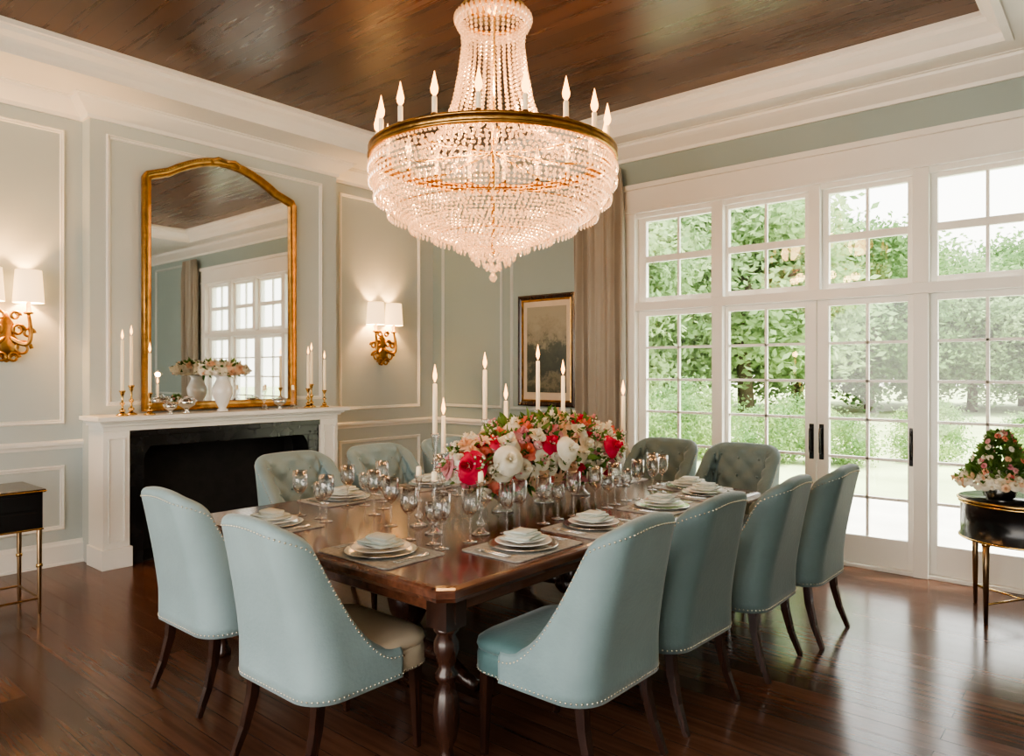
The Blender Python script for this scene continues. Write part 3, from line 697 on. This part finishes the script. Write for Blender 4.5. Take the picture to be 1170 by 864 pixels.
for i in range(18):
    a=2*pi*(i+.3)/18; r=RR-.045; x,y=r*math.cos(a),r*math.sin(a)
    mb.lathe([(.01,0),(.036,.01),(.04,.018),(.014,.025),(.018,.045),(.014,.05)],'gold',(x,y,2.87),12)
    mb.lathe([(.014,.045),(.014,.13),(.010,.135)],'wax',(x,y,2.87),10)
    mb.lathe([(.004,.133),(.018,.155),(.021,.175),(.012,.215),(.001,.265)],'flame',(x,y,2.87),10)
o=mb.build('brass_frame'); o.parent=root
for i in range(6):
    a=2*pi*i/6; light('chandelier_bulb',5.5,(1,.54,.22),.05,root,(.36*math.cos(a),.36*math.sin(a),2.74))
light('chandelier_bulb',6,(1,.54,.22),.05,root,(0.06,0,3.25))
light('chandelier_bulb',14,(1,.54,.22),.12,root,(0.4,0,3.1)); light('chandelier_bulb',14,(1,.54,.22),.12,root,(-0.4,0,3.1))
# ------------------------------------------------------------------ side tables
mb=MB(); R=.34
mb.lathe([(R+.01,.73),(R+.015,.74),(R+.01,.75),(0,.751)],'blacklac',n=48); mb.lathe([(R,.49),(R+.006,.495),(R+.006,.51),(R,.515),(R,.715),(R+.006,.72),(R+.006,.73)],'blacklac',n=48)
n=48
for z in (.50,.722,.742): mb.tube([((R+(.006 if z<.73 else .014))*math.cos(2*pi*i/n),(R+(.006 if z<.73 else .014))*math.sin(2*pi*i/n),z) for i in range(n+1)],.007,'brass',6,cap=False)
for k in range(4):
    a=math.radians(240+90*k); x,y=(R-.015)*math.cos(a),(R-.015)*math.sin(a)
    mb.tube([(x,y,.5),(x,y,.35),(x*1.0,y*1.0,.0)],[.022,.018,.012],'bronze',8)
    mb.lathe([(.024,.48),(.026,.49),(.024,.5)],'brass',(x,y,0),12)
    mb.tube([(x,y,.12),(0,0,.12)],.007,'brass',6)
mb.build('round_side_table',(-.54,5.56,0))
mb=MB(); mb.lathe([(.07,0),(.085,.01),(.10,.07),(.105,.10),(.095,.10),(.08,.08)],'silver',n=28)
bouquet(mb,(0,0,.10),(.24,.24),.09,120,['fwhite','fwhite','fwhite','fwhite','fpeach'],120,(.014,.032),-.1)
for k in range(1300):
    h=random.random()**1.3; a=random.random()*6.28; r=(.12*(1-h)**.8+.015)*random.uniform(.7,1.35); p=np.array([r*math.cos(a),r*math.sin(a),.13+.28*h])
    leafat(mb,p,(math.cos(a)+random.uniform(-.5,.5),math.sin(a)+random.uniform(-.5,.5),.7),random.uniform(.03,.055))
for k in range(60):
    h=random.random(); a=random.random()*6.28; r=.145*(1-h)**.8+.04
    mb.add(orient(ROSE[0],(math.cos(a),math.sin(a),.5),(r*math.cos(a),r*math.sin(a),.15+.27*h),.016),ROSE[1],random.choice(['fpink','fcoral','fpeach','fwhite']),True)
mb.build('potted_flower_topiary',(-.66,5.50,.752))
mb=MB()
mb.box(-.22,.22,-.47,.47,.545,.78,'blacklac'); mb.box(-.235,.235,-.485,.485,.78,.80,'blacklac'); mb.box(-.24,.24,-.49,.49,.785,.792,'brass')
mb.box(-.225,.225,-.475,.475,.54,.55,'brass')
for z0,z1 in ((.56,.655),(.67,.765)):
    mb.box(-.2,.2,.47,.476,z0,z1,'blacklac'); mb.box(.22,.226,-.44,.44,z0,z1,'blacklac')
    mb.lathe([(.003,0),(.012,.006),(.01,.014),(0,.016)],'brass',(0.0,.485,(z0+z1)/2),10); mb.lathe([(.012,-.008),(.012,.008)],'brass',(.232,.2,(z0+z1)/2),10)
for sx in (-1,1):
    for sy in (-1,1): 
        mb.tube([(sx*.205,sy*.455,.545),(sx*.205,sy*.455,.3),(sx*.205,sy*.455,0)],[.016,.014,.011],'bronze',8)
        mb.lathe([(.018,.3),(.02,.31),(.018,.32)],'brass',(sx*.205,sy*.455,0),10)
    mb.tube([(sx*.205,-.455,.1),(sx*.205,.455,.1)],.008,'bronze',6)
for sy in (-1,1): mb.tube([(-.205,sy*.455,.1),(.205,sy*.455,.1)],.008,'bronze',6)
mb.build('console_table',(-5.54,1.10,0),bevel=.002)
# ------------------------------------------------------------------ exterior
mb=MB(); mb.box(-80,60,10.0,90,-.25,-.06,'grass'); mb.build('lawn')
mb=MB(); mb.box(-12,9,WY+.2,10.0,-.2,-.03,'paving'); mb.build('terrace')
def leafcloud(mb,c,R,ncl,per,ls,m,clr):
    cs=rng.normal(size=(ncl,3)); cs/=np.linalg.norm(cs,axis=1)[:,None]; cs*=rng.uniform(.35,1,size=(ncl,1))**.5
    cs=cs*np.array(R)+np.array(c)
    P_=(cs[:,None,:]+rng.normal(size=(ncl,per,3))*clr).reshape(-1,3); n=len(P_)
    a=rng.normal(size=(n,3)); a/=np.linalg.norm(a,axis=1)[:,None]; b=np.cross(a,rng.normal(size=(n,3))); b/=np.linalg.norm(b,axis=1)[:,None]
    s=rng.uniform(.6,1.2,size=(n,1))*ls
    V=np.stack([P_-a*s,P_+b*s*.5,P_+a*s,P_-b*s*.5],1).reshape(-1,3); V[:,2]=np.maximum(V[:,2],.02)
    mb.add(V,[(4*i,4*i+1,4*i+2,4*i+3) for i in range(n)],m)
def treemesh(name,m,h=9,r=3.2):
    mb=MB(); mb.tube([(0,0,-.05),(.1,0,h*.25),(0,.1,h*.5),(.1,.1,h*.8)],[.22,.18,.12,.04],'bark')
    for k in range(6):
        a=k*1.05; mb.tube([(0,0,h*(.25+.06*k)),(r*.4*math.cos(a),r*.4*math.sin(a),h*(.4+.07*k)),(r*.7*math.cos(a),r*.7*math.sin(a),h*(.5+.07*k))],[.09,.06,.02],'bark',6)
    leafcloud(mb,(0,0,h*.54),(r,r,h*.46),120,170,.14,m,.42); return mb.build(name)
t1=treemesh('tree','tree'); t2=treemesh('tree','tree_haze',8,3.4)
T=[(-17,21,1.2),(-13,20,1.0),(-22,24,1.4),(-10.5,25,1.05),(-15,28,1.5),(-27,30,1.7),(-20,32,1.7),(-11.5,33,1.05),(-8,31,.8),(-5,34,.72),(-2,36,.8),(2,38,.9),(6,36,.9),(-8,39,.95),(-4,41,.85),(11,38,1.0),(-32,38,1.9),(16,40,1.1)]
for i,(x,y,s) in enumerate(T):
    src=(t1,t2)[i%2]
    if i<2: src.location=(x,y,0); src.scale=(s,s,s); src.rotation_euler[2]=i
    else: place(src.data,'tree',(x,y,0),i*1.3,0,(s*1.25,s*1.25,s))
mb=MB(); leafcloud(mb,(0,0,.55),(.95,.9,.5),50,130,.045,'shrub',.13); sh=mb.build('shrub')
Sx=[(-8.4,12.6,1.1),(-6.6,12.6,.95),(-5.1,12.8,.85),(-3.9,13.2,.7),(-2.8,14.6,.65),(-10.6,13,1.3),(-1.4,17,.7),(-7.8,15.4,1.2),(-5.6,16.2,.9),(1.0,20,1.0),(-12.9,14,1.5),(-3.8,20,.8)]
for i,(x,y,s) in enumerate(Sx):
    if i==0: sh.location=(x,y,-.06); sh.scale=(s,s,s)
    else: place(sh.data,'shrub',(x,y,-.06),i*.9,0,(s,s,s))
# ------------------------------------------------------------------ lights, world, camera
w=bpy.data.worlds.new('sky'); bpy.context.scene.world=w; w.use_nodes=True; nt=w.node_tree; bg=nt.nodes['Background']
tc=nt.nodes.new('ShaderNodeTexCoord'); sp=nt.nodes.new('ShaderNodeSeparateXYZ'); nt.links.new(tc.outputs['Generated'],sp.inputs[0])
r=nt.nodes.new('ShaderNodeValToRGB'); r.color_ramp.elements[0].color=(1,.92,.80,1); r.color_ramp.elements[0].position=0; r.color_ramp.elements[1].color=(.94,.95,.98,1); r.color_ramp.elements[1].position=.5
nt.links.new(sp.outputs['Z'],r.inputs[0]); nt.links.new(r.outputs[0],bg.inputs[0]); bg.inputs[1].default_value=4.8
sd=bpy.data.lights.new('sun','SUN'); sd.energy=11; sd.angle=math.radians(4); sd.color=(1,.94,.82)
so=bpy.data.objects.new('sun',sd); bpy.context.scene.collection.objects.link(so); so.location=(5,20,20)
so.rotation_euler=Vector((-.35,-.22,-1)).to_track_quat('-Z','Y').to_euler()
cam=bpy.data.cameras.new('camera'); co=bpy.data.objects.new('camera',cam); bpy.context.scene.collection.objects.link(co)
co.location=(0,0,1.55); co.rotation_euler=(pi/2,0,math.radians(40.7)); cam.sensor_width=36; cam.lens=830/1170*36; cam.shift_y=-7/1170; cam.clip_start=.05
bpy.context.scene.camera=co
vs=bpy.context.scene.view_settings
vs.view_transform='AgX'
try: vs.look='AgX - Medium High Contrast'
except Exception as e: print(e)
vs.exposure=.5
